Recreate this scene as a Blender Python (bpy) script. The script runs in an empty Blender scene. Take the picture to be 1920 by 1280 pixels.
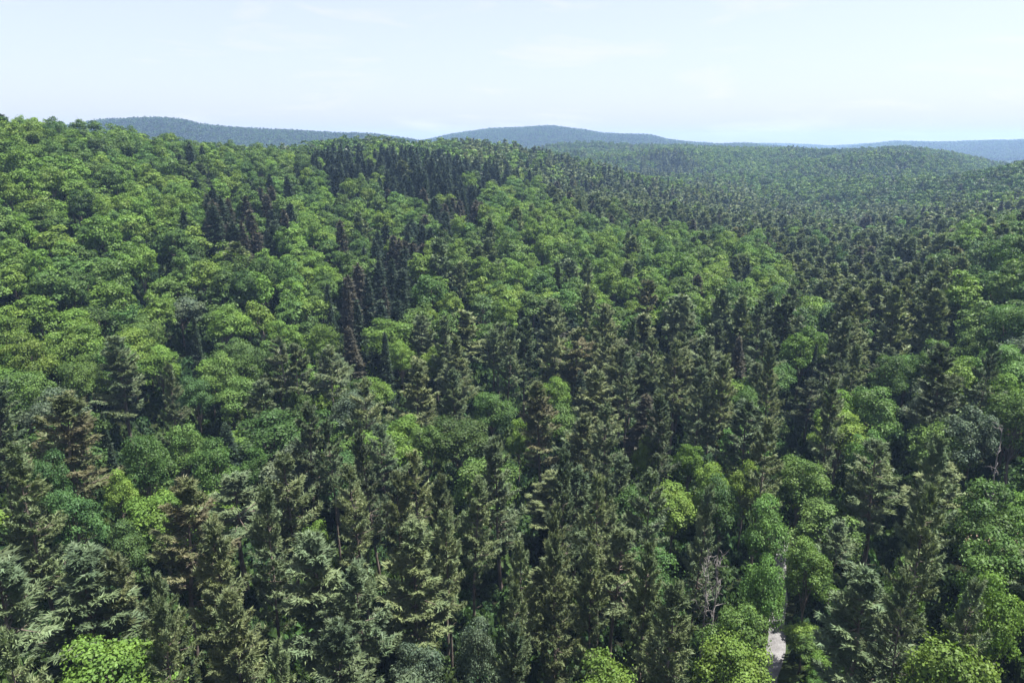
import bpy, math, random
import numpy as np

SEED = 7
random.seed(SEED)
rng = np.random.default_rng(SEED)
scene = bpy.context.scene
R = math.radians

# ------------------------------------------------------------------ camera
CAM_Z = 55.0
PITCH = 15.9
FPX = 1297.0                      # focal length in photo pixels (1920 wide)
cam_d = bpy.data.cameras.new("camera")
cam_d.sensor_width = 36.0
cam_d.lens = FPX / 1920.0 * 36.0
cam_d.clip_start = 0.5
cam_d.clip_end = 40000.0
cam = bpy.data.objects.new("camera", cam_d)
scene.collection.objects.link(cam)
cam.location = (0, 0, CAM_Z)
cam.rotation_euler = (R(90 - PITCH), 0, 0)
scene.camera = cam

# ------------------------------------------------------------------ sky and sun
SUN_AZ, SUN_EL = 86.0, 69.0      # azimuth from straight ahead (+Y), negative = left
world = bpy.data.worlds.new("World")
scene.world = world
world.use_nodes = True
wn, wl = world.node_tree.nodes, world.node_tree.links
wn.clear()
w_out = wn.new("ShaderNodeOutputWorld")
w_bg = wn.new("ShaderNodeBackground")
w_sky = wn.new("ShaderNodeTexSky")
w_sky.sky_type = 'NISHITA'
w_sky.sun_disc = False
w_sky.sun_elevation = R(SUN_EL)
w_sky.sun_rotation = R(SUN_AZ)
w_sky.altitude = 300
w_sky.air_density = 1.0
w_sky.dust_density = 2.6
w_sky.ozone_density = 2.4
w_bg.inputs["Strength"].default_value = 0.064
# thin summer cloud wisps, part of the sky
w_tc = wn.new("ShaderNodeTexCoord")
w_map = wn.new("ShaderNodeMapping")
w_map.inputs["Scale"].default_value = (3.2, 3.2, 17.0)
w_map.inputs["Location"].default_value = (0.3, 0.1, 0.0)
w_noise = wn.new("ShaderNodeTexNoise")
w_noise.inputs["Scale"].default_value = 1.6
w_noise.inputs["Detail"].default_value = 7.0
w_noise.inputs["Roughness"].default_value = 0.55
w_noise.inputs["Distortion"].default_value = 0.5
w_ramp = wn.new("ShaderNodeValToRGB")
w_ramp.color_ramp.elements[0].position = 0.53
w_ramp.color_ramp.elements[0].color = (0.46, 0.46, 0.46, 1)   # a thin even veil of high cloud
w_ramp.color_ramp.elements[1].position = 0.80
w_ramp.color_ramp.elements[1].color = (0.85, 0.85, 0.85, 1)
w_mix = wn.new("ShaderNodeMixRGB")
w_mix.blend_type = 'MIX'
w_mix.inputs[2].default_value = (4.75, 4.55, 4.95, 1)
wl.new(w_tc.outputs["Generated"], w_map.inputs["Vector"])
wl.new(w_map.outputs["Vector"], w_noise.inputs["Vector"])
wl.new(w_noise.outputs["Fac"], w_ramp.inputs["Fac"])
wl.new(w_ramp.outputs["Color"], w_mix.inputs[0])
wl.new(w_sky.outputs["Color"], w_mix.inputs[1])
wl.new(w_mix.outputs["Color"], w_bg.inputs["Color"])
wl.new(w_bg.outputs["Background"], w_out.inputs["Surface"])

sun_d = bpy.data.lights.new("sun", 'SUN')
sun_d.energy = 5.0
sun_d.angle = R(0.53)
sun_d.color = (1.0, 0.955, 0.88)
sun = bpy.data.objects.new("sun", sun_d)
scene.collection.objects.link(sun)
from mathutils import Vector
to_sun = Vector((math.sin(R(SUN_AZ)) * math.cos(R(SUN_EL)), math.cos(R(SUN_AZ)) * math.cos(R(SUN_EL)), math.sin(R(SUN_EL))))
sun.rotation_euler = to_sun.to_track_quat('Z', 'Y').to_euler()
sun.location = to_sun * 300

scene.view_settings.view_transform = 'Standard'
scene.view_settings.look = 'None'
scene.view_settings.exposure = 1.8
scene.view_settings.gamma = 1.0
scene.view_settings.use_curve_mapping = False
cy = scene.cycles
cy.max_bounces = 5
cy.diffuse_bounces = 1
cy.glossy_bounces = 1
cy.transmission_bounces = 3
cy.transparent_max_bounces = 4
cy.volume_bounces = 0
cy.use_denoising = True

# ------------------------------------------------------------------ camera geometry helpers (numpy)
CP, SP = math.cos(R(PITCH)), math.sin(R(PITCH))

def ray(px, py):
    """world direction of a photo pixel, scaled to horizontal length 1; returns (azimuth, dz per metre)"""
    u = (px - 960.0) / FPX
    v = (py - 640.0) / FPX
    x, y, z = u, CP - v * SP, -SP - v * CP
    h = np.hypot(x, y)
    return np.arctan2(x, y), z / h

def project(x, y, z):
    dx, dy, dz = x, y, z - CAM_Z
    dep = dy * CP - dz * SP
    dep = np.where(dep < 0.5, 0.5, dep)
    up = dy * SP + dz * CP
    return 960 + FPX * dx / dep, 640 - FPX * up / dep, dep

def sstep(a, b, x):
    t = np.clip((x - a) / (b - a), 0, 1)
    return t * t * (3 - 2 * t)

# ------------------------------------------------------------------ terrain
CANOPY = 15.3
COLS = {
    -320: [(1080, 55), (900, 75), (700, 112), (500, 148), (400, 166), (330, 180), (250, 200), (160, 226)],   # photo column: (treetop row, distance) pairs read off the photograph
    0:    [(1080, 55), (900, 75), (700, 112), (500, 150), (400, 174), (330, 190), (262, 214), (190, 246)],
    150:  [(1080, 55), (900, 75), (700, 112), (500, 152), (400, 180), (330, 207), (276, 240), (216, 280)],
    320:  [(1080, 55), (900, 75), (700, 112), (500, 155), (400, 185), (330, 225), (286, 270), (249, 330)],
    640:  [(1080, 55), (900, 75), (700, 115), (500, 165), (400, 205), (330, 260), (288, 320), (243, 420)],
    860:  [(1080, 55), (900, 75), (700, 115), (500, 170), (420, 210), (330, 285), (298, 330), (266, 440), (250, 520)],
    960:  [(1080, 55), (900, 75), (700, 115), (500, 173), (400, 218), (350, 295), (308, 370), (260, 510)],
    1050: [(1080, 55), (900, 75), (700, 115), (500, 178), (400, 235), (355, 290), (332, 400), (272, 530), (None, 680, 30), (292, 900), (270, 1100)],
    1150: [(1080, 55), (900, 75), (700, 115), (500, 180), (440, 222), (392, 290), (350, 400), (299, 510), (None, 640, 22), (304, 820), (266, 1090)],
    1280: [(1080, 55), (900, 75), (700, 115), (500, 180), (440, 218), (412, 300), (372, 400), (336, 490), (None, 590, 12), (328, 720), (290, 880), (262, 1080)],
    1420: [(1080, 55), (900, 75), (700, 115), (530, 172), (470, 218), (415, 300), (388, 410), (362, 520), (335, 680), (298, 880), (264, 1100)],
    1550: [(1080, 55), (900, 75), (700, 115), (540, 172), (500, 215), (402, 400), (382, 510), (342, 680), (302, 880), (277, 1100)],
    1700: [(1080, 55), (900, 75), (700, 115), (600, 145), (500, 205), (418, 330), (385, 450), (342, 640), (290, 900), (261, 1100)],
    1820: [(1080, 55), (900, 75), (700, 112), (600, 138), (500, 175), (434, 215), (418, 260), (392, 360), (336, 540), (None, 660, 14), (320, 780), (269, 1060)],
    1920: [(1080, 55), (900, 75), (700, 110), (600, 130), (500, 150), (428, 174), (418, 186), (392, 320), (352, 460), (304, 620)],
    2240: [(1080, 55), (900, 75), (700, 108), (600, 125), (500, 142), (428, 160), (370, 220), (312, 420), (280, 600)],
}
cps = []
for cx, lst in COLS.items():
    for py, d, *drop in lst:
        if py is None:                      # a dip hidden behind the shoulder in front of it
            cps.append((az, math.log(d), cps[-1][2] - drop[0])); continue
        az, s = ray(cx, py)
        cps.append((az, math.log(d), CAM_Z + s * d - CANOPY))
    az, s = ray(cx, lst[-1][0])
    zc, d = cps[-1][2], lst[-1][1]
    cps.append((az, math.log(d * 1.13), zc - 0.012 * d))
    cps.append((az, math.log(d * 1.5), zc - 0.075 * d))
    cps.append((az, math.log(max(d * 1.9, 1450)), 0.0))
    cps.append((az, math.log(2600), 0.0))
    cps.append((az, math.log(36), 0.5))
    cps.append((az, math.log(14), 1.0))
cps = np.array(cps)
AZK = 2.6
P = np.stack([cps[:, 0] * AZK, cps[:, 1]], 1)
K = np.hypot(P[:, None, 0] - P[None, :, 0], P[:, None, 1] - P[None, :, 1])
n = len(P)
A = np.zeros((n + 1, n + 1))
A[:n, :n] = K
A[:n, n] = A[n, :n] = 1
sol = np.linalg.solve(A, np.append(cps[:, 2], 0))
AZG = np.linspace(-0.80, 0.80, 129)
LDG = np.linspace(math.log(10), math.log(3000), 161)
ga, gl = np.meshgrid(AZG, LDG, indexing='ij')
GZ = np.zeros_like(ga) + sol[n]
for i in range(n):
    GZ += sol[i] * np.hypot(ga * AZK - P[i, 0], gl - P[i, 1])
def blur(a, axis, k):
    p = np.pad(a, [(k, k) if ax == axis else (0, 0) for ax in (0, 1)], mode='edge')
    w = np.exp(-0.5 * (np.arange(-k, k + 1) / (k / 2.0)) ** 2); w /= w.sum()
    m = a.shape[axis]
    return sum(w[j] * np.take(p, np.arange(j, j + m), axis=axis) for j in range(2 * k + 1))
GZ = blur(blur(GZ, 0, 4), 1, 2)

# far ridges: (distance, half depth, [(photo column, skyline row)])
RIDGES = [
    (1700, 360, [(-60, 250), (60, 240), (160, 227), (190, 221), (240, 219), (300, 217), (340, 220), (380, 229), (430, 236), (500, 240), (560, 243), (620, 246), (700, 249), (760, 256), (860, 275)]),
    (2300, 440, [(740, 276), (790, 262), (830, 253), (870, 245), (920, 239), (980, 236), (1040, 234), (1080, 240), (1130, 248), (1180, 250), (1220, 250), (1250, 258), (1290, 263), (1340, 268), (1400, 266), (1440, 270), (1500, 275), (1620, 282)]),
    (3300, 560, [(1540, 282), (1620, 270), (1680, 263), (1780, 264), (1850, 262), (1920, 260), (2060, 259), (2300, 268), (2600, 280)]),
    (4000, 320, [(1250, 276), (1330, 270), (1420, 267), (1480, 268), (1560, 272), (1620, 268), (1680, 265), (1760, 270), (1900, 276)]),
]
RT = []
for (D, W, prof) in RIDGES:
    a = [float(ray(px, py)[0]) for px, py in prof]
    z = [CAM_Z + float(ray(px, py)[1]) * D - 14 for px, py in prof]
    RT.append((D, W, np.array(a), np.array(z)))

def vnoise(x, y, s, seed):
    """smooth value noise, about -1..1"""
    x = x / s; y = y / s
    xi, yi = np.floor(x).astype(np.int64), np.floor(y).astype(np.int64)
    fx, fy = x - xi, y - yi
    fx = fx * fx * (3 - 2 * fx); fy = fy * fy * (3 - 2 * fy)
    def h(a, b):
        k = (a * 374761393 + b * 668265263 + seed * 974711) & 0x7fffffff
        k = ((k ^ (k >> 13)) * 1274126177) & 0x7fffffff
        return ((k ^ (k >> 16)) & 0xffff) / 32767.5 - 1
    return (h(xi, yi) * (1 - fx) + h(xi + 1, yi) * fx) * (1 - fy) + (h(xi, yi + 1) * (1 - fx) + h(xi + 1, yi + 1) * fx) * fy

def ground_z(x, y):
    x = np.asarray(x, float); y = np.asarray(y, float)
    d = np.maximum(np.hypot(x, y), 10.0)
    az = np.arctan2(x, y)
    ac = np.clip(az, -0.80, 0.80)
    ld = np.clip(np.log(d), LDG[0], LDG[-1])
    fi = (ac - AZG[0]) / (AZG[1] - AZG[0]); fj = (ld - LDG[0]) / (LDG[1] - LDG[0])
    i = np.clip(fi.astype(int), 0, len(AZG) - 2); j = np.clip(fj.astype(int), 0, len(LDG) - 2)
    fi = fi - i; fj = fj - j
    z = (GZ[i, j] * (1 - fi) + GZ[i + 1, j] * fi) * (1 - fj) + (GZ[i, j + 1] * (1 - fi) + GZ[i + 1, j + 1] * fi) * fj
    z = z * (1 - sstep(0.85, 2.6, np.abs(az)))
    z = z + (10.0 * vnoise(x * 0.5, y, 95.0, 8) + 3.4 * vnoise(x * 0.7, y, 46.0, 9)) * sstep(330, 640, d) * (1 - sstep(1300, 1500, d))
    z = z * (1 - sstep(1300, 1600, d))
    for D, W, ra, rz in RT:
        crest = np.interp(az, ra, rz, left=0, right=0)
        crest = crest + 1.5 * vnoise(az * D, az * 0, 160.0, 5) + 0.8 * vnoise(az * D, az * 0, 50.0, 6) * (crest > 4)
        t = (d - D) / W
        z = np.maximum(z, np.maximum(crest, 0) * np.exp(-t * t) * (1 + 0.10 * vnoise(x, y, 230.0, 3) * np.clip(-t, 0, 1)))
    z = z + 0.9 * vnoise(x, y, 55.0, 1) * sstep(40, 150, d) + 0.35 * vnoise(x, y, 17.0, 2)
    return z

def at(px, py, height=0.0, dmax=900.0):
    """the place on the terrain whose point 'height' above ground shows at this photo pixel"""
    az, s = ray(px, py)
    ds = np.arange(24.0, dmax, 0.25)
    x, y = ds * math.sin(az), ds * math.cos(az)
    hit = np.nonzero(CAM_Z + s * ds <= ground_z(x, y) + height)[0]
    k = hit[0] if len(hit) else len(ds) - 1
    return float(x[k]), float(y[k]), float(ground_z(x[k], y[k])), float(ds[k])

# ------------------------------------------------------------------ materials
def nt(name):
    m = bpy.data.materials.new(name)
    m.use_nodes = True
    t = m.node_tree
    t.nodes.clear()
    o = t.nodes.new("ShaderNodeOutputMaterial")
    return m, t.nodes, t.links, o

def leaf_material(name, col, trans=0.40, vary=0.25, hue=0.03, tcol=None, col2=None, amount=0.5):
    m, N, L, out = nt(name)
    oi = N.new("ShaderNodeObjectInfo")
    at_ = N.new("ShaderNodeAttribute"); at_.attribute_name = "tint"
    hsv = N.new("ShaderNodeHueSaturation"); 
    tc = N.new("ShaderNodeTexCoord"); nz = N.new("ShaderNodeTexNoise"); nz.inputs["Scale"].default_value = 0.42; nz.inputs["Detail"].default_value = 3
    nz.noise_dimensions = '4D'
    rp = N.new("ShaderNodeValToRGB"); rp.color_ramp.elements[0].position = 0.42; rp.color_ramp.elements[1].position = 0.62
    c2 = col2 or (col[0] * 0.72, col[1] * 0.82, col[2] * 0.95)
    rp.color_ramp.elements[0].color = (*col, 1)
    rp.color_ramp.elements[1].color = tuple(a + (b - a) * amount * 1.5 for a, b in zip(col, c2)) + (1,)
    L.new(tc.outputs["Object"], nz.inputs["Vector"]); L.new(oi.outputs["Random"], nz.inputs["W"]); L.new(nz.outputs["Fac"], rp.inputs[0]); L.new(rp.outputs[0], hsv.inputs["Color"])
    mr = N.new("ShaderNodeMapRange"); mr.inputs[3].default_value = 0.5 - hue; mr.inputs[4].default_value = 0.5 + hue * 0.35
    L.new(oi.outputs["Random"], mr.inputs[0]); L.new(mr.outputs[0], hsv.inputs["Hue"])
    m1 = N.new("ShaderNodeMath"); m1.operation = 'MULTIPLY'; m1.inputs[1].default_value = 7.13
    m2 = N.new("ShaderNodeMath"); m2.operation = 'FRACT'
    L.new(oi.outputs["Random"], m1.inputs[0]); L.new(m1.outputs[0], m2.inputs[0])
    mv = N.new("ShaderNodeMapRange"); mv.inputs[3].default_value = 1 - vary; mv.inputs[4].default_value = 1 + vary
    L.new(m2.outputs[0], mv.inputs[0])
    mm = N.new("ShaderNodeMath"); mm.operation = 'MULTIPLY'
    L.new(mv.outputs[0], mm.inputs[0]); L.new(at_.outputs["Fac"], mm.inputs[1])
    L.new(mm.outputs[0], hsv.inputs["Value"])
    dif = N.new("ShaderNodeBsdfPrincipled")
    dif.inputs["Roughness"].default_value = 0.5
    dif.inputs["Specular IOR Level"].default_value = 0.12
    L.new(hsv.outputs["Color"], dif.inputs["Base Color"])
    tr = N.new("ShaderNodeBsdfTranslucent")
    tm = N.new("ShaderNodeMixRGB"); tm.blend_type = 'MULTIPLY'; tm.inputs[0].default_value = 1
    tm.inputs[2].default_value = (*(tcol or (1.15, 1.25, 0.6)), 1)
    L.new(hsv.outputs["Color"], tm.inputs[1]); L.new(tm.outputs[0], tr.inputs["Color"])
    mx = N.new("ShaderNodeMixShader"); mx.inputs[0].default_value = trans
    L.new(dif.outputs[0], mx.inputs[1]); L.new(tr.outputs[0], mx.inputs[2]); L.new(mx.outputs[0], out.inputs["Surface"])
    return m

def bark_material(name, c1, c2, scale=3.0):
    m, N, L, out = nt(name)
    tc = N.new("ShaderNodeTexCoord")
    mp = N.new("ShaderNodeMapping"); mp.inputs["Scale"].default_value = (1, 1, 0.25)
    nz = N.new("ShaderNodeTexNoise"); nz.inputs["Scale"].default_value = scale; nz.inputs["Detail"].default_value = 5
    rp = N.new("ShaderNodeValToRGB")
    rp.color_ramp.elements[0].position = 0.35; rp.color_ramp.elements[0].color = (*c1, 1)
    rp.color_ramp.elements[1].position = 0.68; rp.color_ramp.elements[1].color = (*c2, 1)
    bs = N.new("ShaderNodeBsdfPrincipled"); bs.inputs["Roughness"].default_value = 0.9
    L.new(tc.outputs["Object"], mp.inputs[0]); L.new(mp.outputs[0], nz.inputs["Vector"]); L.new(nz.outputs["Fac"], rp.inputs[0])
    L.new(rp.outputs[0], bs.inputs["Base Color"]); L.new(bs.outputs[0], out.inputs["Surface"])
    return m

def soil_material(name, cols, scale=0.12, bump=0.5, rough=0.95):
    m, N, L, out = nt(name)
    tc = N.new("ShaderNodeTexCoord")
    nz = N.new("ShaderNodeTexNoise"); nz.inputs["Scale"].default_value = scale; nz.inputs["Detail"].default_value = 9; nz.inputs["Roughness"].default_value = 0.65
    rp = N.new("ShaderNodeValToRGB")
    e = rp.color_ramp.elements
    e[0].position, e[0].color = 0.34, (*cols[0], 1)
    e[1].position, e[1].color = 0.66, (*cols[-1], 1)
    for k, c in enumerate(cols[1:-1]):
        q = e.new(0.34 + 0.32 * (k + 1) / (len(cols) - 1)); q.color = (*c, 1)
    n2 = N.new("ShaderNodeTexNoise"); n2.inputs["Scale"].default_value = scale * 14; n2.inputs["Detail"].default_value = 6
    bp = N.new("ShaderNodeBump"); bp.inputs["Strength"].default_value = bump; bp.inputs["Distance"].default_value = 0.25
    bs = N.new("ShaderNodeBsdfPrincipled"); bs.inputs["Roughness"].default_value = rough; bs.inputs["Specular IOR Level"].default_value = 0.05
    L.new(tc.outputs["Object"], nz.inputs["Vector"]); L.new(tc.outputs["Object"], n2.inputs["Vector"])
    L.new(nz.outputs["Fac"], rp.inputs[0]); L.new(rp.outputs[0], bs.inputs["Base Color"])
    L.new(n2.outputs["Fac"], bp.inputs["Height"]); L.new(bp.outputs[0], bs.inputs["Normal"]); L.new(bs.outputs[0], out.inputs["Surface"])
    return m

LEAF = {
    'broadleaf': {
        'lime':  leaf_material("leaf_lime", (0.098, 0.164, 0.031), 0.30, 0.16, 0.018),
        'mid':   leaf_material("leaf_mid_green", (0.067, 0.122, 0.030), 0.28, 0.22, 0.02),
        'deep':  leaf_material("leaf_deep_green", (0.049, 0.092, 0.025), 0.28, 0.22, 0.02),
        'blue':  leaf_material("leaf_blue_green", (0.056, 0.104, 0.034), 0.28, 0.20),
        'grey':  leaf_material("leaf_grey_green", (0.072, 0.098, 0.058), 0.28, 0.15),
    },
    'pine': {
        'olive': leaf_material("needle_olive", (0.114, 0.142, 0.064), 0.22, 0.20, 0.02),
        'grey':  leaf_material("needle_grey_green", (0.100, 0.132, 0.066), 0.20, 0.20, 0.02),
        'dark':  leaf_material("needle_dark_green", (0.070, 0.096, 0.048), 0.18, 0.18, 0.02),
        'brown': leaf_material("needle_brown_tinged", (0.108, 0.103, 0.058), 0.22, 0.15, 0.015, None, (0.084, 0.108, 0.048), 0.66),
    },
    'spruce': {
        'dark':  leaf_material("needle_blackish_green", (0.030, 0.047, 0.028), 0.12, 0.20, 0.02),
        'brown': leaf_material("needle_dusky_brown", (0.057, 0.054, 0.038), 0.12, 0.18, 0.015),
    },
}
BARK = bark_material("bark_brown", (0.05, 0.036, 0.028), (0.15, 0.12, 0.10))
BARK_PALE = bark_material("bark_pale", (0.16, 0.13, 0.11), (0.34, 0.29, 0.25))
DEADWOOD = bark_material("deadwood_grey", (0.10, 0.092, 0.088), (0.25, 0.23, 0.22))
SOIL = soil_material("forest_floor", [(0.010, 0.010, 0.006), (0.016, 0.021, 0.008), (0.020, 0.032, 0.010), (0.024, 0.022, 0.012)])
GRAVEL = soil_material("gravel", [(0.105, 0.102, 0.104), (0.15, 0.147, 0.148), (0.20, 0.197, 0.198)], 0.9, 0.6)
SAND = soil_material("bare_sand", [(0.11, 0.08, 0.06), (0.18, 0.135, 0.105), (0.23, 0.175, 0.135)], 0.6, 0.5)
MEADOW = soil_material("meadow_grass", [(0.12, 0.15, 0.05), (0.20, 0.22, 0.09), (0.26, 0.26, 0.13)], 0.05, 0.2)

# ------------------------------------------------------------------ mesh helpers
class Buf:
    def __init__(s): s.v, s.f, s.t, s.mi, s.n = [], [], [], [], 0
    def add(s, v, f, tint, mi):
        v = np.asarray(v, float); f = np.asarray(f, int)
        s.v.append(v); s.f.append((f + s.n, mi)); s.n += len(v)
        s.t.append(np.broadcast_to(np.asarray(tint, float), (len(v),)))
    def mesh(s, name, mats):
        me = bpy.data.meshes.new(name)
        v = np.concatenate(s.v)
        me.vertices.add(len(v)); me.vertices.foreach_set("co", v.astype(np.float32).ravel())
        loops = np.concatenate([f.ravel() for f, _ in s.f]).astype(np.int32)
        sizes = np.concatenate([np.full(len(f), f.shape[1]) for f, _ in s.f]).astype(np.int32)
        mi = np.concatenate([np.full(len(f), m) for f, m in s.f]).astype(np.int32)
        me.loops.add(len(loops)); me.loops.foreach_set("vertex_index", loops)
        me.polygons.add(len(sizes))
        st = np.concatenate([[0], np.cumsum(sizes)[:-1]]).astype(np.int32)
        me.polygons.foreach_set("loop_start", st)
        try: me.polygons.foreach_set("loop_total", sizes)
        except Exception: pass
        for m in mats: me.materials.append(m)
        me.polygons.foreach_set("material_index", mi)
        me.update(calc_edges=True)
        a = me.attributes.new("tint", 'FLOAT', 'POINT')
        a.data.foreach_set("value", np.concatenate(s.t).astype(np.float32))
        return me

def unit(a): return a / np.maximum(np.linalg.norm(a, axis=-1, keepdims=True), 1e-9)

def leaf_quads(buf, c, nrm, size, r, tint, mi=0, aspect=0.75):
    n = len(c)
    nrm = unit(nrm)
    u = unit(np.cross(nrm, r.normal(size=(n, 3))))
    w = np.cross(nrm, u)
    s = np.asarray(size)[:, None] * 0.5
    k = r.uniform(0.65, 1.25, (n, 4, 1))
    fold = nrm * s * 0.35
    q = np.stack([c - u * s * k[:, 0] - fold, c + w * s * aspect * k[:, 1], c + u * s * k[:, 2] - fold, c - w * s * aspect * k[:, 3]], 1)
    buf.add(q.reshape(-1, 3), np.arange(4 * n).reshape(n, 4), np.repeat(tint, 4), mi)

def blades(buf, b, d, length, width, r, tint, mi=0, tilt=0.35):
    """long pointed needle sprays from b along d"""
    n = len(b)
    d = unit(d)
    side = unit(np.cross(d, np.array([0, 0, 1.0]) + tilt * r.normal(size=(n, 3))))
    L = np.asarray(length)[:, None]; W = np.asarray(width)[:, None] * 0.5
    q = np.stack([b - d * L * 0.1 + side * W, b + d * L, b - d * L * 0.1 - side * W], 1)
    buf.add(q.reshape(-1, 3), np.arange(3 * n).reshape(n, 3), np.repeat(tint, 3), mi)

def tube(buf, pts, rad, sides=6, mi=0):
    pts = np.asarray(pts, float); m = len(pts)
    t = unit(np.gradient(pts, axis=0))
    ref = np.where(np.abs(t[:, 2:3]) > 0.9, np.array([[1.0, 0, 0]]), np.array([[0, 0, 1.0]]))
    a = unit(np.cross(t, ref)); b = np.cross(t, a)
    th = np.arange(sides) * 2 * math.pi / sides
    ring = pts[:, None, :] + np.asarray(rad)[:, None, None] * (a[:, None, :] * np.cos(th)[None, :, None] + b[:, None, :] * np.sin(th)[None, :, None])
    v = ring.reshape(-1, 3)
    i = np.arange(m - 1)[:, None] * sides; j = np.arange(sides)[None, :]; k = (j + 1) % sides
    f = np.stack([i + j, i + k, i + sides + k, i + sides + j], -1).reshape(-1, 4)
    buf.add(v, f, np.ones(len(v)), mi)
    tip = len(v) - sides
    buf.add(ring[-1], [list(range(sides))], np.ones(sides), mi)

# ---- broadleaf: crown of leafy lobes on limbs. nominal height 16, crown radius 3.7
def broadleaf(r, lod):
    H, RAD = 16.0, 3.7
    nl, nq, ls = {0: (34, 9000, 0.27), 1: (30, 3600, 0.42), 2: (14, 340, 1.15), 3: (7, 70, 2.2)}[lod]
    crown, trunk = Buf(), Buf()
    zc, rz = H * 0.66, H * 0.30
    g = np.arange(nl) + 0.5
    ph = g * 2.39996 + r.uniform(0, 6)
    ct = 1 - g / nl * 1.35                                   # from top down to below the equator
    ct = np.clip(ct + r.normal(0, 0.06, nl), -0.5, 1)
    st = np.sqrt(1 - ct * ct)
    dirs = np.stack([st * np.cos(ph), st * np.sin(ph), ct], 1)
    skew = r.normal(0, 0.10, 2)
    rr = r.uniform(0.55, 1.12, nl); lobe_on = r.random(nl) > 0.13
    lc = np.stack([dirs[:, 0] * RAD * 0.74 * rr, dirs[:, 1] * RAD * 0.74 * rr, zc + dirs[:, 2] * rz * rr * 0.86], 1)
    lc[:, :2] += skew * (lc[:, 2:3] - zc)
    lr = RAD * r.uniform(0.22, 0.42, nl) * (1.15 if lod >= 2 else 1)
    ltint = r.uniform(0.78, 1.22, nl)
    per = (lr ** 2); per = np.maximum((per / per.sum() * nq), 3).astype(int)
    C, Nn, S, T = [], [], [], []
    for k in range(nl):
        m = per[k]
        if not lobe_on[k]: continue
        dv = unit(r.normal(size=(m, 3)) + dirs[k] * 0.55 + np.array([0, 0, 0.45]))
        rad = lr[k] * (1 - 0.45 * r.random(m) ** 2.2)[:, None]
        flat = np.array([1.0, 1.0, 0.72])
        C.append(lc[k] + dv * rad * flat * r.uniform(0.85, 1.22, (m, 1)))
        Nn.append(dv * 0.75 + np.array([0, 0, 0.35]) + r.normal(size=(m, 3)) * 0.36)
        S.append(ls * r.uniform(0.65, 1.35, m)); T.append(ltint[k] * r.uniform(0.78, 1.2, m))
    leaf_quads(crown, np.concatenate(C), np.concatenate(Nn), np.concatenate(S), r, np.concatenate(T), 0)
    if lod <= 1:                                              # loose sprays that break the outline
        m = 260 if lod == 0 else 90
        k = r.integers(0, nl, m)
        dv = unit(dirs[k] + r.normal(size=(m, 3)) * 0.5)
        leaf_quads(crown, lc[k] + dv * lr[k][:, None] * r.uniform(1.0, 1.45, (m, 1)), dv + r.normal(size=(m, 3)) * 0.7, ls * r.uniform(0.5, 1.1, m), r, r.uniform(0.85, 1.25, m), 0)
    ns = {0: 7, 1: 5, 2: 4, 3: 3}[lod]
    zt = np.linspace(-0.6, H * 0.78, 7)
    bx = np.cumsum(r.normal(0, 0.12, (7, 2)), 0)
    tp = np.concatenate([bx + skew * np.maximum(zt[:, None] - zc, -3) * 0.3, zt[:, None]], 1)
    tube(trunk, tp, 0.24 * (1 - np.linspace(0, 0.8, 7)), ns)
    if lod <= 1:
        for k in range(0, nl, 2 if lod == 0 else 4):
            z0 = r.uniform(0.33, 0.62) * H
            p0 = np.array([np.interp(z0, zt, tp[:, 0]), np.interp(z0, zt, tp[:, 1]), z0])
            p2 = lc[k] * np.array([0.96, 0.96, 1]); p1 = (p0 + p2) / 2 + np.array([0, 0, -0.35])
            tube(trunk, [p0, p1, p2], [0.10, 0.065, 0.02], 4)
    return trunk, crown

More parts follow.
